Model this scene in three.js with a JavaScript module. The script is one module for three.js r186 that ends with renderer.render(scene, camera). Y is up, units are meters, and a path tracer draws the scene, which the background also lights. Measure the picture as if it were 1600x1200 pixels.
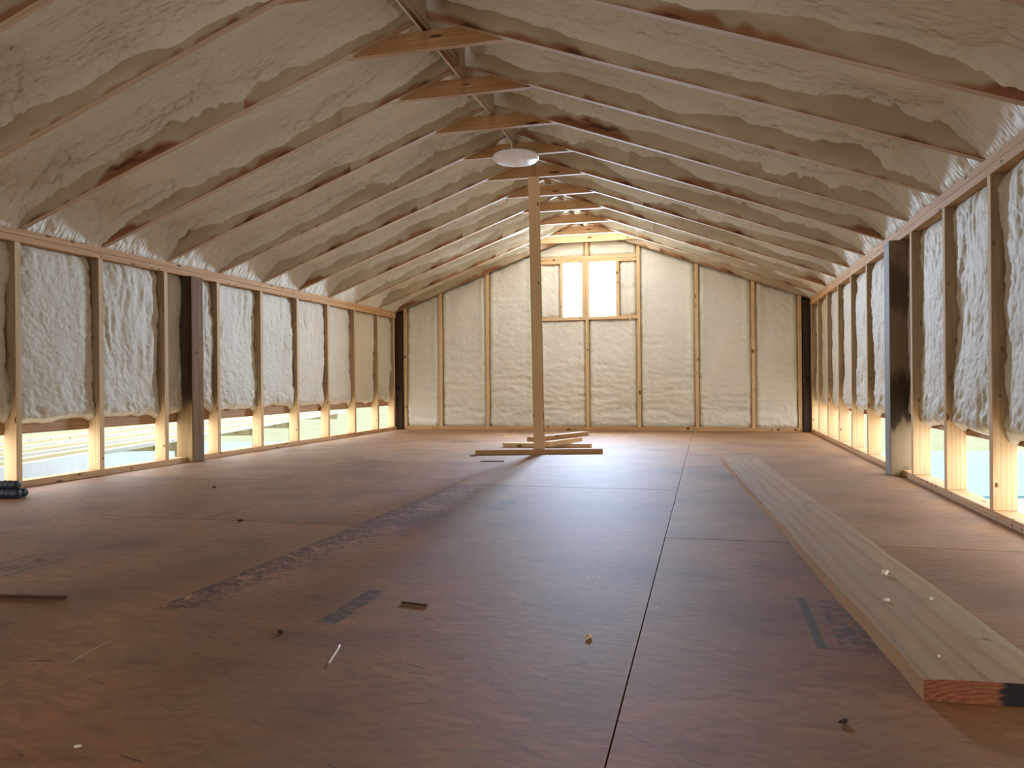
import * as THREE from 'three';
import { RoundedBoxGeometry } from 'three/addons/geometries/RoundedBoxGeometry.js';
import { RectAreaLightUniformsLib } from 'three/addons/lights/RectAreaLightUniformsLib.js';

// ------------------------------------------------------------------ camera
const scene = new THREE.Scene();
const camera = new THREE.PerspectiveCamera(2 * Math.atan(600 / 1201) * 180 / Math.PI, 4 / 3, 0.05, 2000);
camera.rotation.order = 'YXZ';
camera.position.set(0, 0.5654, 0);
camera.rotation.set(-0.0012, 0.2473, -0.009);

// ------------------------------------------------------------------ sky, exposure
const renderer = new THREE.WebGLRenderer({ antialias: true });
renderer.toneMapping = THREE.LinearToneMapping;
renderer.toneMappingExposure = 1.3;
renderer.shadowMap.enabled = true;
scene.background = new THREE.Color().setRGB(0.86, 0.96, 1.08);     // bright overcast
scene.backgroundIntensity = 2.6;
// daylight entering by each opening: area lights as large as the openings, in their plane, facing inwards
RectAreaLightUniformsLib.init();
function daylight(name, [x, y, z], w, h, towards, color, intensity) {
  const l = new THREE.RectAreaLight(new THREE.Color().setRGB(...color), intensity, w, h); l.name = name; l.position.set(x, y, z); l.lookAt(x + towards[0], y + towards[1], z + towards[2]); scene.add(l);
}
const STRIP = [1.0, 0.98, 0.92];
daylight('window_daylight', [-1.3185, 1.654, -9.09], 0.56, 0.57, [0, 0, 1], [0.70, 0.92, 1.26], 215);
daylight('left_daylight', [-3.85, 0.168, -4.5], 8.9, 0.24, [1, 0, 0], STRIP, 2.4);
daylight('right_daylight', [1.219, 0.168, -4.5], 8.9, 0.24, [-1, 0, 0], STRIP, 2.4);
daylight('added_doorway_fill', [-1.3, 1.0, 2.29], 3.3, 1.9, [0, 0, -1], [1, 0.985, 0.96], 1.0);  // added doorway, unseen, brightens the room from behind


// ------------------------------------------------------------------ measures (metres)
const WL = 3.7396, WR = 1.1084, BACK = -8.963, FRONT = 2.3;
const STUD_TOP = 1.3838, PLATE_TOP = 1.4598, SLOPE = 0.3667;
const XR = (WR - WL) / 2, HALF = (WR + WL) / 2, APEX = PLATE_TOP + SLOPE * HALF;
const BAY = 0.61, STUD_Z = -3.49, RAFTER_Z = -3.53;
const OPEN = [-3.0, 0.4, 0.0, 2.0];                                    // doorway added behind the camera to bring light in
const COS = 1 / Math.hypot(1, SLOPE), SIN = SLOPE * COS;

// ------------------------------------------------------------------ random and noise
function rng(seed) { let s = seed >>> 0; return () => { s = (s + 0x6D2B79F5) >>> 0; let t = s; t = Math.imul(t ^ (t >>> 15), t | 1); t ^= t + Math.imul(t ^ (t >>> 7), t | 61); return ((t ^ (t >>> 14)) >>> 0) / 4294967296; }; }
const perm = new Uint8Array(512), grad = new Float32Array(512);
{ const r = rng(77), p = [...Array(256).keys()]; for (let i = 255; i > 0; i--) { const j = Math.floor(r() * (i + 1)); [p[i], p[j]] = [p[j], p[i]]; }
  for (let i = 0; i < 512; i++) { perm[i] = p[i & 255]; grad[i] = r() * 2 - 1; } }
function vn(x, y, seed = 0) {                                          // smooth value noise, -1..1
  const X = Math.floor(x), Y = Math.floor(y); let u = x - X, v = y - Y;
  u = u * u * u * (u * (u * 6 - 15) + 10); v = v * v * v * (v * (v * 6 - 15) + 10);
  const h = (a, b) => grad[perm[(perm[(a + seed * 31) & 255] + b + seed * 17) & 255]];
  const a = h(X, Y), b = h(X + 1, Y), c = h(X, Y + 1), d = h(X + 1, Y + 1);
  return a + (b - a) * u + (c - a) * v + (a - b - c + d) * u * v;
}
function fbm(x, y, seed, oct = 4) { let s = 0, a = 0.5; for (let i = 0; i < oct; i++) { s += a * vn(x, y, seed + i); x = x * 2.03 + 7.1; y = y * 2.03 + 3.7; a *= 0.5; } return s; }
const ridge = (x, y, seed) => 1 - Math.abs(fbm(x, y, seed, 3)) * 2.4;
const clamp = (x, a = 0, b = 1) => Math.min(b, Math.max(a, x));
const sst = (a, b, x) => { const t = clamp((x - a) / (b - a)); return t * t * (3 - 2 * t); };
const mix = (a, b, t) => a + (b - a) * t;
const mix3 = (a, b, t) => [mix(a[0], b[0], t), mix(a[1], b[1], t), mix(a[2], b[2], t)];

// ------------------------------------------------------------------ names and labels
const used = new Map();
function numbered(name) { const n = used.get(name) || 0; used.set(name, n + 1); return n ? name + '_' + String(n).padStart(3, '0') : name; }
function tag(o, label, category, group) { o.userData.label = label; if (category) o.userData.category = category; if (group) o.userData.group = group; return o; }
function mesh(name, geo, mat, parent = scene) {
  const m = new THREE.Mesh(geo, mat); m.name = numbered(name); m.castShadow = m.receiveShadow = true; parent.add(m); return m;
}
function struct(name, label) { const g = new THREE.Group(); g.name = numbered(name); g.userData.kind = 'structure'; if (label) g.userData.label = label; scene.add(g); return g; }
function thing(name, label, category, [x, y, z] = [0, 0, 0], turn = 0, group) {
  const g = new THREE.Group(); g.name = numbered(name); g.position.set(x, y, z); g.rotation.y = turn; scene.add(g); return tag(g, label, category, group);
}

// ------------------------------------------------------------------ textures
function dataTex(w, h, fn, srgb = true, repeat = true) {
  const d = new Uint8Array(w * h * 4);
  for (let j = 0; j < h; j++) for (let i = 0; i < w; i++) {
    const c = fn(i / w, j / h), k = 4 * (j * w + i);
    d[k] = clamp(c[0], 0, 255); d[k + 1] = clamp(c[1], 0, 255); d[k + 2] = clamp(c[2], 0, 255); d[k + 3] = 255;
  }
  const t = new THREE.DataTexture(d, w, h, THREE.RGBAFormat); if (srgb) t.colorSpace = THREE.SRGBColorSpace;
  t.magFilter = THREE.LinearFilter; t.minFilter = THREE.LinearMipmapLinearFilter; t.generateMipmaps = true;
  if (repeat) t.wrapS = t.wrapT = THREE.RepeatWrapping; t.needsUpdate = true; return t;
}
// grain of a sawn softwood face: s across (0..1), t along (metres)
function grain(s, t, seed, knots) {
  let warp = 0, k = 0;
  for (const [ks, kt, r] of knots) {
    const dx = (s - ks) * 0.14, dy = (t - kt) * 0.55, d = Math.hypot(dx, dy);
    warp += Math.sign(dx || 1) * 0.16 * Math.exp(-d / (r * 1.7)); k = Math.max(k, 1 - sst(r * 0.55, r * 1.05, d));
  }
  const a = s * 5 + warp * 5 + 0.9 * vn(s * 1.6, t * 0.5, seed) + 0.12 * vn(s * 9, t * 5, seed + 3);
  const f = a - Math.floor(a), late = sst(0.45, 0.95, f) * (1 - sst(0.95, 1, f));
  const fine = vn(s * 70, t * 9, seed + 5) * 0.5 + vn(s * 33, t * 3.5, seed + 6) * 0.5;
  return [late, fine, k];
}
function knotList(seed, n, len, rmax = 0.013) { const r = rng(seed); return Array.from({ length: n }, () => [0.12 + 0.76 * r(), r() * len, 0.005 + r() * rmax]); }
const PINE = [[224, 192, 148], [200, 160, 114], [96, 60, 38]];
function woodTex(seed, pal = PINE, nk = 4, len = 2.4, w = 128, h = 1024, extra) {
  const kn = knotList(seed * 13 + 1, nk, len);
  return dataTex(w, h, (s, tt) => {
    const t = tt * len, [late, fine, k] = grain(s, t, seed, kn);
    let c = mix3(pal[0], pal[1], clamp(late * 0.55 + 0.2 + fine * 0.25 + 0.2 * vn(s * 2, t * 2, seed + 9)));
    c = mix3(c, pal[2], k * 0.9);
    return extra ? extra(c, s, t) : c;
  });
}
const std = (o) => new THREE.MeshPhysicalMaterial({ roughness: 0.75, specularIntensity: 0.45, ...o });

const pineMats = [1, 2, 3].map((s) => std({ map: woodTex(s, PINE, 5) }));
const tieMats = [11, 12].map((s) => std({ map: woodTex(s, [[190, 148, 104], [158, 114, 74], [72, 44, 28]], 4, 1.2, 128, 512) }));
const plateMats = [21, 22].map((s) => std({ map: woodTex(s, [[206, 168, 124], [176, 130, 88], [86, 52, 32]], 8) }));
const girtMat = std({ map: woodTex(31, [[190, 152, 116], [160, 122, 88], [72, 46, 32]], 6) });
// stud: u 0..0.7 is the wide side, misted with foam above 0.4 m; u 0.75..1 the bare narrow face
const MIST = [176, 160, 136];
const studMats = [41, 42, 43].map((s) => std({ map: woodTex(s, PINE, 5, 1.4, 160, 640, (c, u, t) => {
  if (u > 0.72) return mix3(c, MIST, 0.22 * sst(0.3, 0.5, t));
  const line = 0.36 + 0.10 * fbm(u * 4, 1.3, s + 4, 3) + 0.08 * (u - 0.3);
  const m = sst(line - 0.05, line + 0.13, t) * (0.72 + 0.28 * fbm(u * 6, t * 5, s + 7, 3));
  return mix3(c, mix3([172, 154, 130], [134, 116, 94], clamp(0.5 + fbm(u * 3, t * 3, s + 2, 3))), clamp(m) * 0.94);
}) }));
// rafter: v 0..0.12 bottom edge, 0.15..1 the side from edge to roof; foam dust thins out towards the edge, bare red-brown patches
const rafterMats = [51, 52, 53, 54].map((s) => {
  const len = 2.8, kn = knotList(s * 3, 9, len, 0.018);
  return std({ map: dataTex(1024, 160, (u, v) => {
    const t = u * len;
    if (v < 0.13) { const [l, f, k] = grain(v / 0.13 * 0.4, t, s, []); return mix3(mix3([206, 172, 132], [176, 136, 96], clamp(0.3 + 0.4 * l + 0.4 * f)), MIST, 0.3); }
    const d = (v - 0.15) / 0.85, [l, f, k] = grain(d, t, s + 1, kn);
    let c = mix3([168, 120, 84], [128, 82, 54], clamp(0.4 + l * 0.4 + f * 0.3));
    c = mix3(c, [72, 36, 24], Math.max(k * 0.9, 0.7 * sst(0.25, 0.5, fbm(t * 3.1, d * 3, s + 2, 4))));
    const edge = -0.06 + [0.9, 0.6, 0.35, 0.75][s - 51] * Math.max(0, fbm(t * 1.7, 0.2, s + 5, 4) - 0.02) + 0.06 * vn(t * 16, 0, s + 8);
    const m = sst(edge - 0.03, edge + 0.16, d) * 0.97;
    const dust = mix3([206, 191, 165], [174, 157, 131], clamp(0.4 + 0.8 * fbm(t * 4, d * 2.2, s + 9, 4)));
    return mix3(c, dust, clamp(m));
  }) });
});
const foamBump = dataTex(512, 512, (u, v) => {
  const p = (f, sd) => { const a = vn(u * f, v * f, sd), b = vn((u - 1) * f, v * f, sd), c = vn(u * f, (v - 1) * f, sd), d = vn((u - 1) * f, (v - 1) * f, sd); return mix(mix(a, b, u), mix(c, d, u), v); };
  const g = 0.5 + 0.22 * p(18, 3) + 0.2 * (1 - 2 * Math.abs(p(34, 5))) * 0.6 + 0.16 * p(70, 7);
  return [255 * g, 255 * g, 255 * g];
}, false);
const foamMat = (o = {}) => std({ vertexColors: true, roughness: 0.66, specularIntensity: 0.9, bumpMap: foamBump, bumpScale: 0.016, ...o });
const M = {
  foam: foamMat(),
  ceilingFoam: foamMat({ bumpScale: 0.034, specularIntensity: 0.5 }),
  backFoam: foamMat({ bumpScale: 0.006 }),
  wallFoam: foamMat({ bumpScale: 0.009, color: new THREE.Color(0.84, 0.81, 0.755) }),
  sheathing: std({ color: 0x6e6253 }),
  roof: std({ color: 0x4a4640, roughness: 0.9 }),
};

// ------------------------------------------------------------------ boards
// a sawn board: length along `axis`; w and t are its wide and narrow cross dimensions
function boardGeo(len, w, t, seed = 1, r = 0.0025, vlen = 2.4) {
  const g = new RoundedBoxGeometry(w, len, t, 1, Math.min(r, t * 0.3)), p = g.attributes.position, n = g.attributes.normal, uv = g.attributes.uv, rr = rng(seed * 91 + 7), off = rr(), uo = rr();
  for (let i = 0; i < p.count; i++) {
    const ax = Math.abs(n.getX(i)), ay = Math.abs(n.getY(i)), az = Math.abs(n.getZ(i));
    if (ay > ax && ay > az) uv.setXY(i, p.getX(i) / w + 0.5, off + p.getZ(i) / vlen);
    else if (ax > az) uv.setXY(i, uo + (p.getZ(i) / t) * t / w, off + p.getY(i) / vlen);
    else uv.setXY(i, p.getX(i) / w + 0.5 + uo, off + p.getY(i) / vlen);
  }
  return g;
}
function board(name, mat, parent, [x0, x1], [y0, y1], [z0, z1], seed = 1) {   // axis-aligned board filling a box
  const d = [x1 - x0, y1 - y0, z1 - z0], a = d.indexOf(Math.max(...d)), o = [0, 1, 2].filter((k) => k !== a), [wA, tA] = d[o[0]] >= d[o[1]] ? o : [o[1], o[0]];
  const g = boardGeo(d[a], d[wA], d[tA], seed), e = [new THREE.Vector3(1, 0, 0), new THREE.Vector3(0, 1, 0), new THREE.Vector3(0, 0, 1)];
  const X = e[wA].clone(), Y = e[a].clone(), Z = new THREE.Vector3().crossVectors(X, Y);
  g.applyMatrix4(new THREE.Matrix4().makeBasis(X, Y, Z));
  const m = mesh(name, g, mat, parent); m.position.set((x0 + x1) / 2, (y0 + y1) / 2, (z0 + z1) / 2); return m;
}
// a grid surface from fn(i/nu, j/nv) -> [x, y, z, tone]; uv in metres given by uvFn
function surface(nu, nv, fn, uvs, flip) {
  const pos = [], col = [], uv = [], idx = [];
  for (let j = 0; j <= nv; j++) for (let i = 0; i <= nu; i++) {
    const [x, y, z, c] = fn(i / nu, j / nv); pos.push(x, y, z); col.push(...c); uv.push(...uvs(i / nu, j / nv));
  }
  for (let j = 0; j < nv; j++) for (let i = 0; i < nu; i++) {
    const a = j * (nu + 1) + i, b = a + 1, c = a + nu + 1, d = c + 1;
    if (flip) idx.push(a, c, b, b, c, d); else idx.push(a, b, c, b, d, c);
  }
  const g = new THREE.BufferGeometry();
  g.setAttribute('position', new THREE.Float32BufferAttribute(pos, 3)); g.setAttribute('color', new THREE.Float32BufferAttribute(col, 3));
  g.setAttribute('uv', new THREE.Float32BufferAttribute(uv, 2)); g.setIndex(idx); g.computeVertexNormals(); return g;
}
const FOAM_A = [0.785, 0.74, 0.625], FOAM_B = [0.68, 0.625, 0.505];
const foamTone = (n) => mix3(FOAM_A, FOAM_B, clamp(0.35 + n));

// ------------------------------------------------------------------ floor
const floor = struct('floor');
// oriented strand board: pressed flakes; one canvas is a 1.22 x 2.44 m panel, row 0 its far edge
function osbTex(seed, marks, strip, lightened) {
  const W = 1024, H = 2048, c = document.createElement('canvas'); c.width = W; c.height = H;
  const g = c.getContext('2d'), r = rng(seed * 71 + 5), sx = W / 1.22, sy = H / 2.44;
  g.fillStyle = 'rgb(148,106,69)'; g.fillRect(0, 0, W, H);
  const flake = (x, y, len, wid, a, col, al) => { g.save(); g.translate(x * sx, y * sy); g.rotate(a); g.globalAlpha = al; g.fillStyle = col; g.beginPath(); g.moveTo(-len * sx / 2, -wid * sx * 0.3); g.lineTo(len * sx * 0.3, -wid * sx / 2); g.lineTo(len * sx / 2, wid * sx * 0.3); g.lineTo(-len * sx * 0.4, wid * sx / 2); g.fill(); g.restore(); };
  for (let i = 0; i < 5200; i++) {
    const t = r(), v = 0.86 + r() * 0.28, red = r() < 0.25 ? 1 : 0, b = [148 * v + 6 * red, 106 * v - 4 * red, 69 * v - 6 * red].map((q) => Math.round(q));
    flake(r() * 1.22, r() * 2.44, 0.04 + r() * 0.09, 0.006 + r() * 0.02, (r() - 0.5) * 1.5, 'rgb(' + b + ')', 0.4 + 0.45 * t);
  }
  for (let i = 0; i < 200; i++) flake(r() * 1.22, r() * 2.44, 0.015 + r() * 0.05, 0.002 + r() * 0.006, (r() - 0.5) * 1.2, r() < 0.6 ? 'rgb(60,38,28)' : 'rgb(150,122,98)', 0.3 + r() * 0.35);
  for (let i = 0; i < 60; i++) {                                       // trodden dirt
    const x = r() * W, y = r() * H, R = 60 + r() * 200, q = g.createRadialGradient(x, y, 0, x, y, R), dk = r() < 0.6;
    q.addColorStop(0, dk ? 'rgba(78,50,36,0.3)' : 'rgba(140,114,94,0.22)'); q.addColorStop(1, 'rgba(120,90,70,0)'); g.globalAlpha = 1; g.fillStyle = q; g.fillRect(x - R, y - R, 2 * R, 2 * R);
  }
  if (lightened) { g.globalAlpha = 0.09; g.fillStyle = 'rgb(214,196,176)'; g.fillRect(0, 0, W, H); for (let i = 0; i < 60; i++) { const x = r() * W, y = r() * H, R = 60 + r() * 160, q = g.createRadialGradient(x, y, 0, x, y, R); q.addColorStop(0, 'rgba(220,206,188,0.55)'); q.addColorStop(1, 'rgba(220,206,188,0)'); g.fillStyle = q; g.fillRect(x - R, y - R, 2 * R, 2 * R); } }  // pale wash painting window light into the panel colour
  if (strip) for (let i = 0; i < 2400; i++) {                          // clean strip along one edge where the bare flakes show
    const y = r() * 2.4, w = 0.14 + 0.26 * sst(2.4, 0.2, y), x = r() * r() * w * 1.5, v = r() < 0.16 ? 1.5 + r() * 0.35 : 0.5 + r() * 0.6;
    flake(x, y, 0.03 + r() * 0.07, 0.004 + r() * 0.012, r() * 3.14, 'rgb(' + [116 * v, 80 * v, 62 * v].map(Math.round) + ')', 0.5 * sst(w * 1.4, 0, x) + 0.1);
  }
  const stamp = (x, y, w, h, al) => {                                  // smeared ink print, long way along the panel
    g.globalAlpha = al; g.fillStyle = 'rgb(58,56,52)';
    for (let k = 0; k < 3; k++) for (let p = 0; p < h; p += 0.016 + r() * 0.024) { const l = 0.010 + r() * 0.022; if (r() < 0.75) g.fillRect((x + w * (0.06 + k * 0.32)) * sx, (y + p) * sy, w * (0.14 + 0.2 * r()) * sx, l * sy); }
  };
  g.globalAlpha = 1;
  for (const m of marks || []) {
    const [kind, x, y, w, h, al] = m; g.fillStyle = 'rgb(60,57,54)';
    if (kind === 'bar') { g.globalAlpha = al; g.fillRect(x * sx, y * sy, w * sx, h * sy); }
    else if (kind === 'text') stamp(x, y, w, h, al);
    else if (kind === 'pale') for (let i = 0; i < al; i++) { flake(x + r() * w, y + r() * h, 0.010 + r() * 0.05, 0.0012 + r() * 0.0025, 0.9 + r() * 1.3, 'rgb(200,172,138)', 0.3 + 0.5 * r()); }
  }
  g.globalAlpha = 1;
  const t = new THREE.CanvasTexture(c); t.colorSpace = THREE.SRGBColorSpace; t.anisotropy = 8; return t;
}
{
  const osbBump = dataTex(256, 256, (u, v) => { const q = 128 + 90 * fbm(u * 24, v * 40, 3, 3); return [q, q, q]; }, false);
  osbBump.repeat.set(2, 4);
  const osb = (seed, marks, strip) => std({ map: osbTex(seed, marks, strip), roughness: 0.68, specularIntensity: 0.7, bumpMap: osbBump, bumpScale: 0.0007 });
  const plain = [osb(1), osb(2), osb(3)], lightened = plain.map((m, i) => std({ map: osbTex(11 + i, null, false, true), roughness: 0.68, specularIntensity: 0.7, bumpMap: osbBump, bumpScale: 0.0007 }));   // far panels painted paler for the window light falling there
  const printed = {
    '2,0': osb(4, [['text', 0.462, 2.14, 0.055, 0.30, 0.7], ['bar', 0.464, 2.15, 0.05, 0.28, 0.3], ['bar', 0.466, 2.40, 0.05, 0.02, 0.5], ['text', 0.42, 0.42, 0.11, 0.36, 0.4], ['text', 0.25, 0.06, 0.1, 0.3, 0.25], ['pale', 1.0, 1.72, 0.10, 0.36, 34]], true),
    '1,0': osb(5, [['bar', 0.38, 0.74, 0.012, 0.32, 0.5], ['text', 0.41, 0.76, 0.09, 0.28, 0.55], ['bar', 0.53, 0.74, 0.012, 0.3, 0.5]]),
    '1,1': osb(6, [['bar', 0.49, 2.12, 0.01, 0.28, 0.5], ['text', 0.51, 2.13, 0.035, 0.27, 0.5], ['text', 0.7, 0.9, 0.12, 0.4, 0.3]]),
    '3,0': osb(7, [['bar', 0.372, 0.72, 0.020, 0.39, 0.62], ['bar', 0.38, 1.10, 0.11, 0.012, 0.4], ['text', 0.415, 0.73, 0.085, 0.34, 0.5], ['pale', 0.0, 0.45, 0.03, 0.5, 8]]),
  };
  const cols = [-3.81, -2.59, -1.37, -0.148, 1.072], shape = (w, l) => {
    const g = new RoundedBoxGeometry(w - 0.0006, 0.018, l - 0.0006, 1, 0.0005), p = g.attributes.position, uv = g.attributes.uv;
    for (let i = 0; i < p.count; i++) uv.setXY(i, (p.getX(i) + w / 2) / 1.22, 1 - (p.getZ(i) + l / 2) / 2.44); return g;
  }, full = shape(1.22, 2.44);
  for (let c = 0; c < 4; c++) for (let k = -1; k < 4; k++) {
    const zFar = (c % 2 ? -2.84 : -4.10) - 2.44 * (k - (c % 2 ? 0 : 0)), zNear = zFar + 2.44, z0 = Math.max(zFar, BACK - 0.14), z1 = Math.min(zNear, FRONT);
    if (z1 - z0 < 0.1) continue;
    const cut = z1 - z0 < 2.43, m = mesh('floor_panel', cut ? shape(1.22, z1 - z0) : full, printed[c + ',' + k] || (zFar < -4 && k > 0 ? lightened : plain)[(c * 2 + k + 6) % 3], floor);
    m.position.set(cols[c] + 0.61, -0.009 - 0.0004 * ((c * 3 + k + 5) % 3), (z0 + z1) / 2);
  }
  for (let c = 0; c < 2; c++) { const zs = c ? [-3.1, FRONT] : [BACK - 0.14, -3.1], m = mesh('floor_panel', shape(0.178, zs[1] - zs[0]), plain[c], floor); m.position.set(1.072 + 0.089, -0.0095, (zs[0] + zs[1]) / 2); }
  const sub = mesh('subfloor', new THREE.BoxGeometry(WL + WR + 0.28, 0.24, FRONT - BACK + 0.14), std({ color: 0x6a4a34 }), floor);
  sub.position.set(XR, -0.019 - 0.12, (FRONT + BACK - 0.14) / 2);
}

// ------------------------------------------------------------------ ceiling: rafters, collar ties, ridge, foam bays
const ceiling = struct('ceiling');
const RD = 0.2;                                                      // rafter depth, square to the slope
function rafterGeo(side, seed) {                                     // side -1 left, +1 right
  const h = RD / COS, xw = HALF, s = new THREE.Shape();               // q = distance from the ridge
  const P = (q, y) => [side * q, y];
  const pts = [P(0.019, APEX - SLOPE * 0.019), P(xw, PLATE_TOP), P(xw + 0.14, PLATE_TOP), P(xw + 0.14, PLATE_TOP - SLOPE * 0.14 + h), P(0.019, APEX - SLOPE * 0.019 + h)];
  pts.forEach(([x, y], i) => (i ? s.lineTo(x, y) : s.moveTo(x, y)));
  const G = new THREE.ExtrudeGeometry(s, { depth: 0.038, bevelEnabled: false });
  G.translate(0, 0, -0.019); G.computeVertexNormals();
  const p = G.attributes.position, n = G.attributes.normal, uv = G.attributes.uv, off = rng(seed)();
  for (let i = 0; i < p.count; i++) {
    const q = side * p.getX(i), along = q / COS, perp = (p.getY(i) - (APEX - SLOPE * q)) * COS;
    if (Math.abs(n.getZ(i)) > 0.5) uv.setXY(i, off + along / 2.8, 0.155 + 0.84 * clamp(perp / RD)); else uv.setXY(i, off + along / 2.8, 0.06 + p.getZ(i) * 2);
  }
  return G;
}
const rafterShapes = { '-1': [1, 2, 3, 4].map((k) => rafterGeo(-1, k)), 1: [5, 6, 7, 8].map((k) => rafterGeo(1, k)) };
const FIRST = -4, LAST = 9, zr = (n) => (n === LAST ? BACK + 0.02 : RAFTER_Z - BAY * n);
for (let n = FIRST; n <= LAST; n++) for (const side of [-1, 1]) {
  const k = (n * 5 + (side > 0 ? 2 : 0) + 40) % 4, m = mesh('rafter', rafterShapes[side][(k + n + 8) % 4], rafterMats[n > 3 && k !== 1 ? 2 : k], ceiling); m.position.set(XR, 0, zr(n));
}
for (let n = FIRST; n <= LAST; n++) {
  const z = zr(n) - 0.0385;
  board('collar_tie', n === 9 ? pineMats[0] : tieMats[(n + 8) % 2], ceiling, [XR - 0.56, XR + 0.56], [2.2059, 2.295], n === 9 ? [zr(n) + 0.02, zr(n) + 0.058] : [z - 0.019, z + 0.019], n + 20);
}
board('ridge_board', std({ map: rafterMats[0].map, color: 0xd8d0c4 }), ceiling, [XR - 0.019, XR + 0.019], [2.300, 2.56], [BACK, FRONT], 3);
function ceilingBay(side, n) {
  const z0 = zr(n) - 0.018, z1 = n === LAST - 1 ? zr(n + 1) + 0.018 : zr(n + 1) + 0.018, near = n <= 2, nu = near ? 230 : 120, nv = near ? 60 : 30, seed = (n + 10) * 2 + (side > 0 ? 1 : 0);
  const fn = (a, b) => {
    const q = HALF + 0.05 - a * (HALF + 0.05 - 0.017), z = mix(z0, z1, b), d = HALF - q, e = Math.min(z0 - z, z - z1), L = q / COS, Z = z;
    const big = fbm(L * 1.3 + seed * 3.1, Z * 2.2, 3, 3), wr = ridge(L * 3.2 + 0.5 * vn(L * 2, Z * 3, 6) + seed, Z * 11 + 0.8 * vn(L * 3, Z * 2, 9), 5), fine = ridge(L * 16 + seed, Z * 26, 8), patch = sst(-0.15, 0.25, fbm(L * 1.7 + seed * 7, Z * 3, 12, 3));
    let h = 0.122 + 0.05 * big + 0.030 * wr * (0.2 + 0.8 * patch) + 0.012 * fine * (0.15 + patch) - 0.016 * patch * Math.pow(Math.max(0, ridge(L * 5 + 1.5 * vn(L * 3, Z * 6, 31) + seed, Z * 15 + vn(L * 5, Z * 3, 33), 35)), 5);
    const fil = 0.034 + 0.034 * fbm(L * 2.4, b > 0.5 ? 9 : 2, seed, 4);              // foam climbs down the rafter sides
    h -= fil * (0.7 * Math.exp(-e / 0.022) + 0.75 * Math.exp(-e / 0.06)); h += 0.02 * (1 - Math.exp(-e / 0.12)) ;
    h *= Math.pow(sst(-0.012, 0.24, d + 0.018 * vn(Z * 9, 3, seed)), 0.75);              // rounds down onto the wall plate
    const rough = 1 - sst(0.05, 0.35, d); h += rough * (0.008 * ridge(L * 14, Z * 14, 15) + 0.004 * ridge(L * 30, Z * 30, 4)) * sst(0.0, 0.04, d);
    h = Math.max(h, -0.01);
    const x = XR + side * (q + SIN * h), y = APEX - SLOPE * q + COS * h;
    return [x, y, z, foamTone(0.55 * big + 0.12 * fine - 0.15 * patch)];
  };
  return surface(nu, nv, fn, (a, b) => [a * 1.3 + n * 0.37, b * BAY + n * 0.71], side > 0);
}
for (let n = FIRST; n < LAST; n++) for (const side of [-1, 1]) mesh('foam_insulation', ceilingBay(side, n), M.ceilingFoam, ceiling);
for (const side of [-1, 1]) {                                        // roof deck above the rafters
  const len = (HALF + 0.55) / COS, g = new THREE.BoxGeometry(len, 0.06, FRONT - BACK + 0.9), m = mesh('roof_deck', g, M.roof, ceiling);
  const q = (HALF + 0.55) / 2, y = APEX - SLOPE * q; m.rotation.z = -side * Math.atan(SLOPE);
  m.position.set(XR + side * (q + SIN * (RD + 0.031)), y + COS * (RD + 0.031), (FRONT + BACK) / 2);
}
// ------------------------------------------------------------------ the part of the loft behind the camera: plain foam faces and an added doorway for fill light
const foamPlain = std({ color: 0xddcfb2, roughness: 0.6, bumpMap: foamBump, bumpScale: 0.006 });
{
  const za = RAFTER_Z - BAY * FIRST, len = FRONT - za + 0.02;
  for (const side of [-1, 1]) {
    const q = (HALF + 0.1) / 2, m = mesh('foam_insulation', new THREE.BoxGeometry((HALF + 0.1) / COS, 0.07, len), foamPlain, ceiling); m.rotation.z = -side * Math.atan(SLOPE);
    m.position.set(XR + side * (q + SIN * 0.16), APEX - SLOPE * q + COS * 0.16, za + len / 2 - 0.02);
  }
}
const wallFront = struct('wall_front');
{
  const s = new THREE.Shape(), xs = [-WL - 0.16, WR + 0.16], top = (x) => APEX + 0.21 - SLOPE * Math.abs(x - XR);
  s.moveTo(xs[0], 0); s.lineTo(xs[1], 0); s.lineTo(xs[1], top(xs[1])); s.lineTo(XR, top(XR)); s.lineTo(xs[0], top(xs[0])); s.closePath();
  const h = new THREE.Path(), [x0, x1, y0, y1] = OPEN; h.moveTo(x0, y0); h.lineTo(x0, y1); h.lineTo(x1, y1); h.lineTo(x1, y0); h.closePath(); s.holes.push(h);
  const m = mesh('wall_panel', new THREE.ExtrudeGeometry(s, { depth: 0.15, bevelEnabled: false }), foamPlain, wallFront); m.position.z = FRONT;
}

// ------------------------------------------------------------------ side walls
const DEPTH = 0.089, GIRT0 = 0.298, GIRT1 = 0.437;
const END_STUD = -8.87;
function studGeo(side) {                                             // wide faces look along z, narrow face into the room
  const g = new RoundedBoxGeometry(DEPTH, STUD_TOP - 0.038, 0.038, 1, 0.003), p = g.attributes.position, nn = g.attributes.normal, uv = g.attributes.uv, H = STUD_TOP - 0.038;
  for (let i = 0; i < p.count; i++) {
    const v = 0.02 + (p.getY(i) / H + 0.5) * 0.95;
    if (Math.abs(nn.getZ(i)) > Math.abs(nn.getX(i))) uv.setXY(i, 0.02 + 0.66 * (0.5 - side * p.getX(i) / DEPTH), v); else uv.setXY(i, 0.87 + p.getZ(i) * 5, v);
  }
  return g;
}
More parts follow.
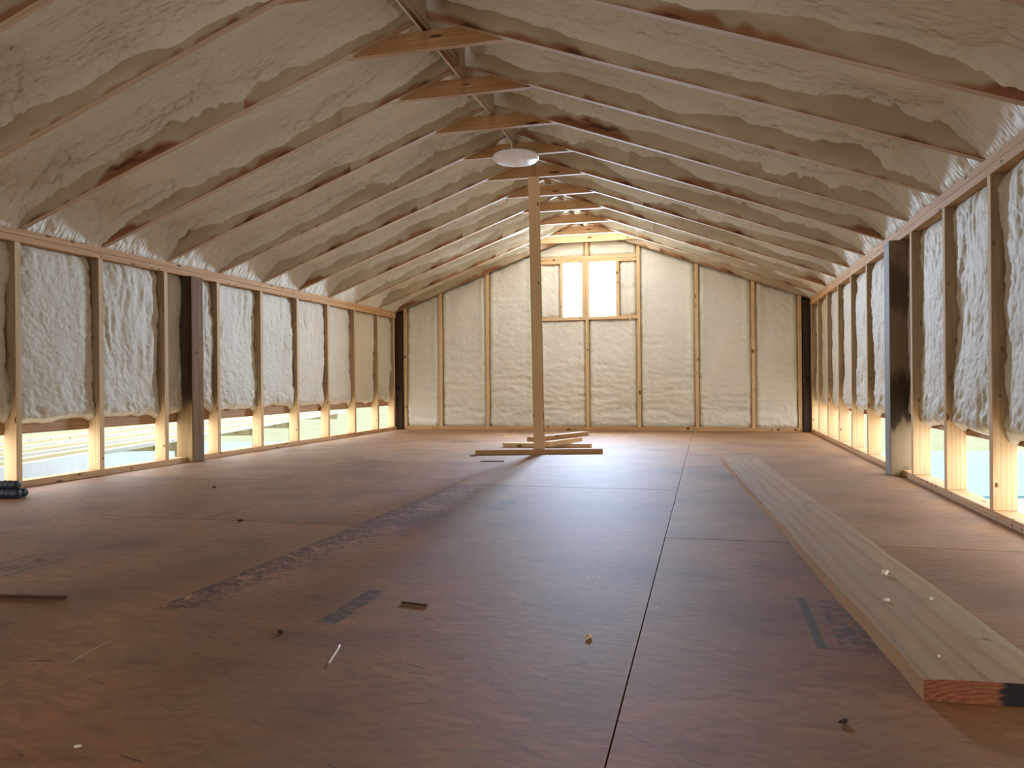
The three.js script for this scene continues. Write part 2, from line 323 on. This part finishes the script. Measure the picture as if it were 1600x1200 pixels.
// foam between two studs; a runs along the wall, b from below upwards
function wallFoam(side, za, zb, seed, lo = 0.36, fine = 1) {
  const X = side < 0 ? -WL : WR, nu = Math.round(Math.abs(zb - za) / 0.0115), nv = 96, hi = STUD_TOP - 0.002;
  const fn = (a, b) => {
    const z = mix(za, zb, a), e = Math.min(Math.abs(z - za), Math.abs(z - zb)), base = lo + 0.035 * fbm(z * 5, 1, seed, 4) - 0.02 * sst(0.06, 0, e);
    const y = mix(base, hi, b), up = y - base, top = hi - y;
    const big = fbm(z * 3.2 + seed, y * 2.1, seed, 3), rip = ridge(z * 15 + 0.9 * vn(z * 3, y * 4, 8), y * 3.2 + seed, 11), lump = ridge(z * 12 + seed, y * 14, 14), f2 = ridge(z * 34, y * 30 + seed, 17);
    const low = 1 - sst(0, 0.22, up);
    let r = 0.045 - 0.024 * big - fine * (0.008 * rip * sst(-0.4, 0.3, fbm(z * 2.2, y * 2 + seed, 21, 2)) + 0.0045 * lump * (0.3 + 1.7 * Math.exp(-e / 0.07)) + 0.003 * f2) - low * 0.012 * lump;
    r += 0.018 * Math.exp(-e / 0.020) * (1 + 2.2 * fbm(y * 4, za, seed + 3, 3));      // tucks in along the studs
    r += 0.02 * Math.exp(-top / 0.03);
    if (up < 0.05) r += (0.083 - r) * Math.pow(1 - up / 0.05, 2.2);                    // rolls back under onto the girt
    r = clamp(r, 0.004, 0.085);
    return [X + side * r, y, z, foamTone(0.5 * big + 0.1 * f2 + 0.05)];
  };
  return surface(nu, nv, fn, (a, b) => [a * Math.abs(zb - za) + seed * 0.31, b * 1.02 + seed * 0.17], side < 0);
}
function sideWall(side) {
  const w = struct(side < 0 ? 'wall_left' : 'wall_right'), X = side < 0 ? -WL : WR, out = (d) => X + side * d, span = (a, b) => [Math.min(out(a), out(b)), Math.max(out(a), out(b))];
  const sg = studGeo(side), first = -3, zs = [];
  for (let n = first; n <= 8; n++) zs.push(STUD_Z + (side < 0 ? -0.016 : 0.02) - BAY * n);
  zs.push(END_STUD);
  zs.forEach((z, i) => { const m = mesh('stud', sg, studMats[(i * 2 + (side > 0 ? 1 : 0)) % 3], w); m.position.set(out(DEPTH / 2), 0.038 + (STUD_TOP - 0.038) / 2, z); });
  const zn = zs[0] + 0.3, cuts = side < 0 ? [zn, -4.12, BACK] : [zn, -5.95, BACK], cuts2 = side < 0 ? [zn, -6.5, BACK] : [zn, -4.3, BACK];
  for (let i = 0; i < 2; i++) {
    board('top_plate', plateMats[i], w, span(0, DEPTH), [STUD_TOP, STUD_TOP + 0.0365], [cuts[i + 1] + 0.001, cuts[i] - 0.001], 30 + i);
    board('top_plate', plateMats[1 - i], w, span(0.002, DEPTH), [STUD_TOP + 0.038, PLATE_TOP], [cuts2[i + 1] + 0.001, cuts2[i] - 0.001], 33 + i);
    board('bottom_plate', plateMats[i], w, span(0, DEPTH), [0, 0.038], [cuts2[i + 1] + 0.001, cuts2[i] - 0.001], 36 + i);
    board('girt', girtMat, w, span(DEPTH, DEPTH + 0.038), [GIRT0, GIRT1], [cuts[i + 1] + 0.001, cuts[i] - 0.001], 39 + i);
  }
  for (let i = 0; i + 1 < zs.length; i++) mesh('foam_insulation', wallFoam(side, zs[i] - 0.0185, zs[i + 1] + 0.0185, i * 3 + (side > 0 ? 60 : 11), side < 0 ? 0.365 : 0.33), M.wallFoam, w);
  const g = new THREE.BoxGeometry(0.02, 1.30, zn - BACK + 0.16), s = mesh('sheathing', g, M.sheathing, w); s.position.set(out(DEPTH + 0.038 + 0.011), 0.31 + 0.65, (zn + BACK - 0.16) / 2);
  return { w, zn, out, span };
}
const left = sideWall(-1), right = sideWall(1);
// the walls go on past the camera as plain foam faces over the same open strip
for (const { w, zn, out } of [left, right]) {
  const m = mesh('foam_insulation', new THREE.BoxGeometry(0.1, 1.3, FRONT - zn + 0.02), foamPlain, w); m.position.set(out(0.12), 0.31 + 0.65, (FRONT + zn) / 2 + 0.01);
}
function post(parent, x, z, top, pal, mist, seed) {
  const g = new RoundedBoxGeometry(0.138, top, 0.138, 2, 0.006), p = g.attributes.position, n = g.attributes.normal, uv = g.attributes.uv;
  for (let i = 0; i < p.count; i++) uv.setXY(i, Math.abs(n.getZ(i)) > Math.abs(n.getX(i)) ? 0.24 + p.getX(i) * 3.2 : 0.76 + p.getZ(i) * 3.2, p.getY(i) / top + 0.5);
  const mat = std({ map: woodTex(seed, pal, 6, 1.4, 160, 640, mist), roughness: 0.7 }), m = mesh('timber_post', g, mat, parent);
  m.position.set(x, top / 2, z); return m;
}
tag(post(left.w, -3.76, -5.01, 1.382, [[130, 92, 50], [96, 65, 32], [42, 28, 16]], (c, u, t) => {
  if (u > 0.5) return t < 0.3 ? mix3(c, [112, 96, 72], 0.5 * sst(0.32, 0.1, t)) : c;
  const y = t + 0.08 * fbm(u * 8, t * 3, 4, 3), low = mix3([168, 146, 102], [138, 112, 74], clamp(0.5 + fbm(u * 18, t * 2, 8, 3)));
  let q = mix3(low, [78, 66, 54], sst(0.38, 0.50, y)); q = mix3(q, [56, 44, 34], 0.85 * sst(0.24, 0.40, u + 0.06 * vn(t * 9, 1, 3)) * sst(0.42, 0.55, y)); return q;
}, 61), 'dark brown square timber post');
tag(post(right.w, 1.114, -4.98, 1.382, [[150, 146, 138], [120, 116, 110], [70, 62, 54]], (c, u, t) => {
  if (u > 0.5) return mix3(c, [128, 122, 112], 0.6);
  const y = t + 0.12 * fbm(u * 6, t * 3, 4, 3), dark = sst(0.30, 0.38, y) * (1 - sst(0.5, 0.62, y)) + 0.6 * sst(0.95, 1.05, y) * (1 - sst(1.2, 1.35, y));
  return mix3(mix3(c, [156, 132, 98], 0.7 * (1 - sst(0.3, 0.4, y))), mix3([126, 108, 86], [58, 44, 32], clamp(dark)), sst(0.28, 0.36, y) * 0.9);
}, 62), 'grey square timber post');
tag(post(left.w, -3.733, -8.995, 1.45, [[74, 50, 36], [52, 34, 24], [30, 20, 15]], null, 63), 'dark corner post');
tag(post(right.w, 1.101, -8.995, 1.45, [[70, 54, 42], [48, 36, 28], [30, 22, 17]], null, 64), 'dark corner post');

// ------------------------------------------------------------------ back wall
const back = struct('wall_back');
const WIN = [-1.628, -1.009, 1.338, 1.97];
{
  const roofY = (x) => APEX - SLOPE * Math.abs(x - XR), Z = BACK, zz = [Z - 0.14, Z];
  const xs = [-3.17, -2.567, -1.96, -0.75, -0.097, 0.514];
  xs.forEach((x, i) => board('stud', pineMats[i % 3], back, [x - 0.019, x + 0.019], [0.045, roofY(x) + 0.05], zz, 50 + i));
  board('stud', pineMats[1], back, [-1.368, -1.330], [0.045, 1.30], zz, 57);
  board('stud', pineMats[2], back, [-1.366, -1.328], [2.05, APEX + 0.02], zz, 58);
  board('stud', pineMats[0], back, [WIN[0] - 0.038, WIN[0]], [1.338, WIN[3]], zz, 59);
  board('stud', pineMats[1], back, [WIN[1], WIN[1] + 0.038], [1.338, WIN[3]], zz, 60);
  board('stud', pineMats[2], back, [-1.405, -1.3605], [1.338, WIN[3]], zz, 61); board('stud', pineMats[0], back, [-1.36, -1.3155], [1.338, WIN[3]], zz, 62);
  board('stud', pineMats[1], back, [-3.655, -3.617], [0.045, roofY(-3.63) + 0.03], zz, 63); board('stud', pineMats[2], back, [0.985, 1.023], [0.045, roofY(1) + 0.03], zz, 64);
  board('sill', pineMats[0], back, [-1.941, -0.769], [1.30, 1.338], zz, 65);
  board('header', pineMats[2], back, [-1.941, -0.769], [1.97, 2.009], zz, 66); board('header', pineMats[1], back, [-1.941, -0.769], [2.011, 2.05], [Z - 0.14, Z - 0.003], 67);
  board('bottom_plate', plateMats[0], back, [-3.66, -1.2], [0, 0.045], zz, 68); board('bottom_plate', plateMats[1], back, [-1.199, 1.03], [0, 0.045], zz, 69);
  const foam = (xa, xb, ya, yb, seed) => {
    const nu = Math.max(10, Math.round((xb - xa) / 0.015)), nv = Math.round((Math.max(yb(xa), yb(xb)) - ya) / 0.016);
    mesh('foam_insulation', surface(nu, nv, (a, b) => {
      const x = mix(xa, xb, a), y = mix(ya, yb(x), b), e = Math.min(x - xa, xb - x), ev = Math.min(y - ya, yb(x) - y), low = 1 - sst(0.3, 1.2, y);
      const big = fbm(x * 2.5 + seed, y * 1.7, seed, 3), rip = ridge(x * 3 + 0.6 * vn(x * 4, y * 3, 5) + seed, y * 13, 6), lump = ridge(x * 13, y * 15 + seed, 9), f = ridge(x * 30, y * 30, 12);
      const edge = Math.exp(-Math.min(e, ev) / 0.05);
      let r = 0.032 - 0.016 * big - 0.013 * rip * (0.2 + 0.8 * low) - (0.003 + 0.010 * edge) * lump - 0.003 * f;
      r += 0.034 * Math.exp(-e / 0.014) + 0.03 * Math.exp(-ev / 0.016) - 0.012 * Math.exp(-((e - 0.05) ** 2) / 0.0012);
      return [x, y, Z - clamp(r, 0.002, 0.12), foamTone(-0.1 + 0.5 * big)];
    }, (a, b) => [a * (xb - xa) + seed * 0.3, b * 1.8 + seed * 0.2], false), M.backFoam, back);
  };
  const all = [-3.636, ...xs, 1.004], slope = (x) => roofY(x) + 0.012;
  for (let i = 0; i + 1 < all.length; i++) {
    const xa = all[i] + 0.0185, xb = all[i + 1] - 0.0185;
    if (i !== 3) { foam(xa, xb, 0.043, slope, i * 5 + 1); continue; }
    foam(xa, -1.3675, 0.043, () => 1.302, 31); foam(-1.3305, xb, 0.043, () => 1.302, 36);
    foam(xa, WIN[0] - 0.0375, 1.337, () => 1.972, 41); foam(WIN[1] + 0.0375, xb, 1.337, () => 1.972, 46);
    foam(xa, -1.3655, 2.049, slope, 51); foam(-1.3285, xb, 2.049, slope, 56);
  }
  const s = new THREE.Shape(), x = [-WL - 0.16, WR + 0.16], t = (q) => roofY(q) + 0.21;
  s.moveTo(x[0], 0); s.lineTo(x[1], 0); s.lineTo(x[1], t(x[1])); s.lineTo(XR, t(XR)); s.lineTo(x[0], t(x[0])); s.closePath();
  const h = new THREE.Path(); h.moveTo(WIN[0], WIN[2]); h.lineTo(WIN[0], WIN[3]); h.lineTo(WIN[1], WIN[3]); h.lineTo(WIN[1], WIN[2]); h.closePath(); s.holes.push(h);
  const m = mesh('sheathing', new THREE.ExtrudeGeometry(s, { depth: 0.02, bevelEnabled: false }), M.sheathing, back); m.position.z = Z - 0.161;
  const win = struct('window_1'), vinyl = std({ color: 0xf0efee, roughness: 0.4 }), F = 0.03, zf = [Z - 0.185, Z - 0.135];
  for (const [a, b, c, d] of [[WIN[0] + 0.002, WIN[0] + F, WIN[2] + 0.002, WIN[3] - 0.002], [WIN[1] - F, WIN[1] - 0.002, WIN[2] + 0.002, WIN[3] - 0.002], [WIN[0] + F, WIN[1] - F, WIN[2] + 0.002, WIN[2] + F], [WIN[0] + F, WIN[1] - F, WIN[3] - F, WIN[3] - 0.002]])
    board('window_frame', vinyl, win, [a, b], [c, d], [zf[0] - 0.001, zf[0] + 0.043], 3);
  const pane = mesh('pane', new THREE.BoxGeometry(WIN[1] - WIN[0] - 2 * F + 0.01, WIN[3] - WIN[2] - 2 * F + 0.01, 0.004), new THREE.MeshPhysicalMaterial({ transmission: 1, thickness: 0, roughness: 0.02, color: 0xffffff }), win);
  pane.position.set((WIN[0] + WIN[1]) / 2, (WIN[2] + WIN[3]) / 2, Z - 0.165);
}

// ------------------------------------------------------------------ things in the room
{ // inverted-T prop under the collar tie
  const t = thing('timber_prop', 'upright pine prop standing on a short flat foot board under the ceiling lamp', 'prop', [-1.307, 0, -5.985], 0.2473);
  const up = mesh('upright', boardGeo(2.166, 0.089, 0.038, 5), pineMats[1], t); up.position.set(0.002, 0.0385 + 1.083, 0); up.rotation.z = 0.012;
  const ft = mesh('foot_board', boardGeo(1.01, 0.089, 0.038, 8), tieMats[0], t); ft.rotation.z = Math.PI / 2; ft.rotation.order = 'YXZ'; ft.rotation.set(Math.PI / 2, 0, Math.PI / 2); ft.position.set(0.012, 0.019, 0.0); ft.rotation.y = 0.02;
}
function flatBoard(name, label, cat, len, w, t, pos, turn, mat, seed, group, tilt = 0) {   // lies flat, length along its own x
  const g = boardGeo(len, w, t, seed); g.rotateZ(Math.PI / 2); g.rotateX(Math.PI / 2);
  const m = mesh(name, g, mat); m.rotation.order = 'YXZ'; m.position.set(...pos); m.rotation.set(0, turn, tilt); return tag(m, label, cat, group);
}
flatBoard('offcut_board', 'lowest offcut board, lying flat on the floor behind the timber prop', 'board', 0.78, 0.089, 0.038, [-1.353, 0.019, -6.59], -0.026, pineMats[0], 4, 'offcut boards behind the prop');
flatBoard('offcut_board', 'middle offcut board, lying across the lowest one behind the timber prop', 'board', 0.60, 0.089, 0.038, [-1.21, 0.0575, -6.55], 1.26, pineMats[2], 5, 'offcut boards behind the prop');
flatBoard('offcut_board', 'topmost offcut board, angled across the pile behind the timber prop', 'board', 0.84, 0.089, 0.038, [-1.25, 0.096, -6.62], 1.17, tieMats[1], 6, 'offcut boards behind the prop');
{ // long plank
  const len = 4.06, dust = woodTex(71, [[182, 152, 120], [152, 120, 88], [96, 66, 44]], 5, 4.1, 160, 1024, (c, u, t) => mix3(c, [166, 148, 126], 0.35 + 0.5 * fbm(u * 5, t * 3, 4, 4)));
  const g = new RoundedBoxGeometry(0.236, 0.04, len, 2, 0.004), p = g.attributes.position, n = g.attributes.normal, uv = g.attributes.uv, wob = (z) => 0.003 * vn(z * 1.7, 2, 9) + 0.0015 * vn(z * 9, 2, 4);
  const N = 60, slices = [];
  // split lengthways so that the waney edge can wander
  const top = new THREE.BoxGeometry(0.236, 0.04, len, 6, 1, N), tp = top.attributes.position, tu = top.attributes.uv, tn = top.attributes.normal;
  for (let i = 0; i < tp.count; i++) {
    const x = tp.getX(i), z = tp.getZ(i), y = tp.getY(i), e = Math.sign(x) * (Math.abs(x) > 0.117 ? 1 : 0);
    tp.setX(i, x + e * wob(z + (x > 0 ? 20 : 0)) * 1.6); if (y > 0 && e) tp.setY(i, y - 0.0025 - 0.003 * Math.max(0, vn(z * 5, 3, x > 0 ? 6 : 8)));
    if (Math.abs(tn.getY(i)) > 0.5) tu.setXY(i, x / 0.236 + 0.5, z / 4.1); else if (Math.abs(tn.getX(i)) > 0.5) tu.setXY(i, y * 4 + 0.2, z / 4.1); else tu.setXY(i, x / 0.236 + 0.5, y * 3 + 0.3);
  }
  top.computeVertexNormals();
  const edge = std({ map: woodTex(72, [[176, 136, 94], [142, 102, 66], [80, 50, 32]], 3, 4.1) }), face = std({ map: dust, roughness: 0.8 });
  const end = std({ map: dataTex(256, 64, (u, v) => {
    const d = Math.hypot((u - 0.5) * 1.4, v * 0.5 + 0.5), rg = Math.sin(d * 70 + 3 * vn(u * 5, v * 3, 2)) * 0.5 + 0.5; let c = mix3([140, 84, 52], [108, 58, 36], rg * 0.7 + 0.3 * vn(u * 30, v * 12, 5));
    return mix3(c, [26, 26, 28], 0.92 * sst(0.27, 0.21, Math.abs(u - 0.645 + 0.03 * vn(v * 9, 1, 2)) + 0.12));
  }, true, false) });
  const m = mesh('long_plank', top, [edge, edge, face, edge, end, edge]); const ang = 0.066;
  for (let i = 0; i < tp.count; i++) if (tn.getZ(i) > 0.9 && Math.abs(tp.getZ(i) - len / 2) < 1e-4) tu.setXY(i, tp.getX(i) / 0.236 + 0.5, tp.getY(i) / 0.04 + 0.5);
  m.rotation.y = ang; const c = Math.cos(ang), s = Math.sin(ang), nx = 0.366, nz = -1.485;   // nx, nz: near left top corner
  m.position.set(nx + 0.118 * c - (len / 2) * s, 0.0202, nz - 0.118 * s - (len / 2) * c);
  tag(m, 'long wide dust-covered plank lying on the floor beside the right wall', 'plank');
}
{ // ceiling lamp: flat white puck under a collar tie, and the cable that feeds it
  const t = thing('ceiling_lamp', 'round flat white lamp under a collar tie at the top of the timber prop', 'lamp', [-1.312, 2.2055, -5.37]);
  const white = std({ color: 0xf2f0f4, roughness: 0.35 });
  const P = (a) => a.map(([x, y]) => new THREE.Vector2(x, y));
  mesh('housing', new THREE.LatheGeometry(P([[0, 0], [0.150, 0], [0.163, -0.006], [0.168, -0.018], [0.166, -0.026], [0.160, -0.028]]), 64), white, t);
  mesh('diffuser', new THREE.LatheGeometry(P([[0.161, -0.026], [0.158, -0.034], [0.146, -0.046], [0.115, -0.056], [0.07, -0.062], [0, -0.064]]), 64), std({ color: 0xf4f2f8, roughness: 0.3 }), t);
}
function cable(name, label, cat, pts, r, mat, seg = 60) { const m = mesh(name, new THREE.TubeGeometry(new THREE.CatmullRomCurve3(pts.map((p) => new THREE.Vector3(...p))), seg, r, 7), mat); return tag(m, label, cat); }
const cream = std({ color: 0xe8dcc6, roughness: 0.5 });
{
  const pts = []; const r = rng(5); for (let i = 0; i <= 9; i++) pts.push([XR - 0.024 - (i % 2 ? 0.006 * r() : 0), 2.3005, -1.3 - i * 0.43]); pts.push([XR - 0.026, 2.29, -5.33], [XR - 0.01, 2.21, -5.345]);
  cable('electric_cable', 'pale cable running along the ridge board to the ceiling lamp', 'cable', pts, 0.005, cream, 120);
  cable('wall_cord', 'thin white cord hanging over the back wall right of the window', 'cord', [[-0.885, 1.545, BACK + 0.006], [-0.868, 1.46, BACK + 0.012], [-0.845, 1.30, BACK + 0.02], [-0.815, 1.16, BACK + 0.022], [-0.795, 1.02, BACK + 0.02], [-0.800, 0.90, BACK + 0.012]], 0.005, cream, 50);
}
{ // dark tubes against the left wall
  const navy = std({ color: 0x2b323c, roughness: 0.45 });
  const tube = (label, pos, turn, len, r) => { const P = [[0, 0], [r * 0.7, 0], [r * 0.95, 0.006], [r, 0.014], [r, len], [0, len]].map(([x, y]) => new THREE.Vector2(x, y)), g = new THREE.LatheGeometry(P, 28); g.rotateZ(Math.PI / 2);
    const t = thing('dark_tube', label, 'tube', pos, turn, 'dark tubes by the left wall'); mesh('tube_body', g, navy, t);
    const ring = new THREE.TorusGeometry(r * 0.99, 0.0022, 8, 28); ring.rotateY(Math.PI / 2); for (const d of [0.05, 0.075]) { const q = mesh('ridge_ring', ring, navy, t); q.position.x = -d; } };
  tube('lower dark tube on the floor by the left wall, nearest the camera', [-3.395, 0.023, -3.185], 0.16, 0.29, 0.023);
  tube('second dark tube on the floor, behind the nearest one', [-3.412, 0.0232, -3.237], 0.17, 0.28, 0.023);
  tube('topmost dark tube, lying on the two floor tubes by the left wall', [-3.428, 0.0645, -3.209], 0.165, 0.265, 0.0225);
}
// sticks, ties and scraps on the floor
const darkWood = std({ map: woodTex(81, [[92, 58, 38], [66, 40, 26], [36, 22, 16]], 1, 1.2, 64, 256) });
flatBoard('wood_stick', 'dark wooden stick on the floor at the left edge of the photo', 'stick', 0.30, 0.012, 0.008, [-1.806, 0.0045, -1.674], 0.145, darkWood, 2);
flatBoard('wood_stick', 'short dark stick on the floor left of centre in the foreground', 'stick', 0.076, 0.008, 0.006, [-0.728, 0.0034, -1.842], -0.17, darkWood, 3);
flatBoard('wood_stick', 'thin pale stick on the floor in front of the timber prop', 'stick', 0.17, 0.02, 0.006, [-1.50, 0.0035, -5.34], 0.22, std({ map: pineMats[0].map, color: 0x8a7a6a }), 4);
flatBoard('wood_stick', 'small curved sliver on the floor by the left end of the prop foot', 'stick', 0.05, 0.012, 0.005, [-1.765, 0.003, -5.72], -0.3, darkWood, 5);
cable('zip_tie', 'small white curled tie on the dark floor in the foreground', 'cable tie', [[-0.743, 0.003, -1.412], [-0.747, 0.008, -1.44], [-0.752, 0.012, -1.47], [-0.762, 0.010, -1.497], [-0.768, 0.004, -1.508]], 0.0022, std({ color: 0xe6e0d8, roughness: 0.4 }), 24);
cable('thin_wire', 'thin pale wire lying on the floor at lower left', 'wire', [[-1.285, 0.002, -1.431], [-1.28, 0.003, -1.39], [-1.275, 0.002, -1.345], [-1.262, 0.002, -1.30]], 0.0008, std({ color: 0xa89880 }), 24);
function scrap(name, label, cat, [x, y, z], sx, sy, sz, seed, mat, group) {
  const g = new THREE.IcosahedronGeometry(1, 2), p = g.attributes.position; for (let i = 0; i < p.count; i++) { const a = p.getX(i), b = p.getY(i), c = p.getZ(i), k = 1 + 0.35 * vn(a * 1.7 + seed, c * 1.7 + b * 1.3, seed); p.setXYZ(i, a * sx * k, b * sy * k, c * sz * k); }
  g.computeVertexNormals(); g.computeBoundingBox(); const m = mesh(name, g, mat); m.position.set(x, y - g.boundingBox.min.y, z); m.rotation.y = seed * 1.3; return tag(m, label, cat, group);
}
const chipMat = std({ color: 0xd2b48c }), darkChip = std({ color: 0x3a261a }), crumbMat = std({ color: 0xe6dcc8 });
scrap('wood_chip', 'pale splinter of wood on the floor near the seam crossing, lower centre', 'wood chip', [-0.256, 0, -1.688], 0.014, 0.004, 0.006, 1, chipMat);
scrap('wood_chip', 'dark chip on the floor left of the pale curled tie', 'wood chip', [-0.944, 0, -1.565], 0.008, 0.004, 0.006, 2, darkChip);
scrap('wood_chip', 'dark brown chip on the floor in front of the near end of the plank', 'wood chip', [0.215, 0, -1.36], 0.009, 0.003, 0.006, 3, darkChip);
scrap('foam_crumb', 'white crumb on the dark floor at the lower left corner', 'foam crumb', [-0.96, 0, -1.0], 0.0025, 0.002, 0.005, 4, crumbMat);
scrap('wood_chip', 'small dark chip far out on the floor toward the left wall post', 'wood chip', [-1.88, 0, -2.819], 0.012, 0.004, 0.008, 5, darkChip);
scrap('wood_chip', 'dark chip on the floor toward the left wall, nearest the dark tubes', 'wood chip', [-2.65, 0, -3.73], 0.012, 0.004, 0.008, 6, darkChip);
[['largest foam crumb on the long plank, farthest from its near end', 0.462, -2.245, 0.011], ['foam crumb on the long plank, close to its left edge', 0.410, -1.98, 0.007], ['foam crumb on the long plank, close to its right edge', 0.515, -2.014, 0.006], ['tiny foam crumb on the long plank, nearest the left corner of its near end', 0.422, -1.604, 0.003]]
  .forEach(([l, x, z, r], i) => scrap('foam_crumb', l, 'foam crumb', [x, 0.0402, z], r, r * 0.6, r * 0.7, 11 + i, crumbMat, 'foam crumbs on the long plank'));

// ------------------------------------------------------------------ outside, seen through the open strips under the girts
const GROUND = -2.6, YAW = 0.2473;
{
  const low = mesh('lower_storey', new THREE.BoxGeometry(WL + WR + 0.2, -GROUND - 0.26, FRONT - BACK + 0.1), M.sheathing); low.position.set(XR, (GROUND - 0.26) / 2, (FRONT + BACK) / 2 - 0.07); low.userData.kind = 'structure';
  const yard = (name, x0, x1, d0, d1, y, mat) => {                    // a rectangle of ground turned by 14 degrees, d forwards
    const g = new THREE.BoxGeometry(x1 - x0, 0.12, d1 - d0), p = g.attributes.position, uv = g.attributes.uv; for (let i = 0; i < p.count; i++) uv.setXY(i, p.getX(i) / 12, p.getZ(i) / 12);
    const m = mesh(name, g, mat), cx = (x0 + x1) / 2, cd = (d0 + d1) / 2, c = Math.cos(YAW), s = Math.sin(YAW);
    m.rotation.y = YAW; m.position.set(cx * c - cd * s, y - 0.06, -cx * s - cd * c); m.userData.kind = 'structure'; return m;
  };
  yard('lawn', -420, 420, -420, 420, GROUND - 0.04, std({ map: dataTex(256, 256, (u, v) => { const q = clamp(0.5 + 0.9 * fbm(u * 9, v * 9, 3, 4)); return mix3([150, 146, 116], [138, 140, 104], q); }), roughness: 1 }));
  yard('gravel_yard', -30, 30, -30, 20.2, GROUND, std({ map: dataTex(256, 256, (u, v) => { const q = 160 + 26 * fbm(u * 90, v * 90, 5, 2); return [q, q * 0.98, q * 0.94]; }), roughness: 1 }));
  const pondMat = std({ specularIntensity: 0.15, map: dataTex(64, 1024, (u, v) => { const q = clamp(0.45 + 0.9 * fbm(u * 1.5, v * 60, 3, 3)); return mix3([82, 136, 150], [106, 148, 158], q); }), roughness: 0.35 });
  yard('pond', -60, -4, 22, 43, GROUND + 0.02, pondMat); yard('pond', 7, 60, 20.6, 33.4, GROUND + 0.02, pondMat);
  // raised deck of long pale boards beyond the left wall; `at` takes metres right of and ahead of the camera position
  const at = (x, d, y) => [x * Math.cos(YAW) - d * Math.sin(YAW), y, -x * Math.sin(YAW) - d * Math.cos(YAW)];
  const deck = thing('timber_deck', 'raised deck of long pale boards outside the left wall, seen under the girt', 'deck', at(-5.6, 13, GROUND - 0.04), YAW);
  const cream = [0, 1].map((k) => std({ map: woodTex(91 + k, k ? [[206, 192, 150], [190, 174, 130], [140, 126, 94]] : [[196, 196, 182], [182, 178, 160], [140, 130, 104]], 4, 2.4, 64, 512) })), topY = -0.13 - GROUND + 0.04;
  const bg = [1, 2, 3].map((k) => boardGeo(15.2, 0.26, 0.045, 70 + k).rotateX(Math.PI / 2).rotateZ(0));
  bg.forEach((g) => g.applyMatrix4(new THREE.Matrix4()));
  for (let i = 0; i < 8; i++) {
    const m = mesh('deck_board', bg[i % 3], cream[i % 2], deck); m.rotation.z = 0.10; m.position.set(-4.46 + 5.6 - 0.13 - i * 0.315, topY - 0.0225 - 0.014 + i * 0.004, 0);
  }
  const pg = boardGeo(topY - 0.05, 0.09, 0.09, 75), bearer = boardGeo(2.15, 0.14, 0.045, 76).rotateZ(Math.PI / 2);
  [[-4.60, 10.6], [-4.60, 13.75], [-4.60, 8.35], [-4.60, 16.0], [-6.55, 15.5], [-6.55, 19.9], [-6.55, 12.1]].forEach(([x, d]) => { const m = mesh('deck_post', pg, cream[1], deck); m.position.set(x + 5.6, (topY - 0.05) / 2, 13 - d); });
  for (const d of [8.35, 10.6, 13.75, 16.0, 19.9]) { const m = mesh('bearer', bearer, cream[1], deck); m.position.set(0.0, topY - 0.13, 13 - d); }
  const sheet = surface(160, 24, (a, b) => {
    const d = mix(6.0, 8.2, a), h = b * (0.50 - 0.16 * sst(0.6, 1, a)), fold = b * (0.03 * vn(d * 7, b, 4) + 0.016 * vn(d * 19, b * 2, 6)) + 0.01 * b;
    const [x, y, z] = at(-4.435 + fold + 0.02, d, -0.128 - h + 0.012 * vn(d * 5, 3, 2) * b); return [x, y, z, [1, 1, 1]];
  }, (a, b) => [a, b], false);
  tag(mesh('plastic_sheet', sheet, std({ color: 0xf4fafb, roughness: 0.6 })), 'white plastic sheet hanging in folds from the near edge of the deck', 'sheet');
}

renderer.render(scene, camera);
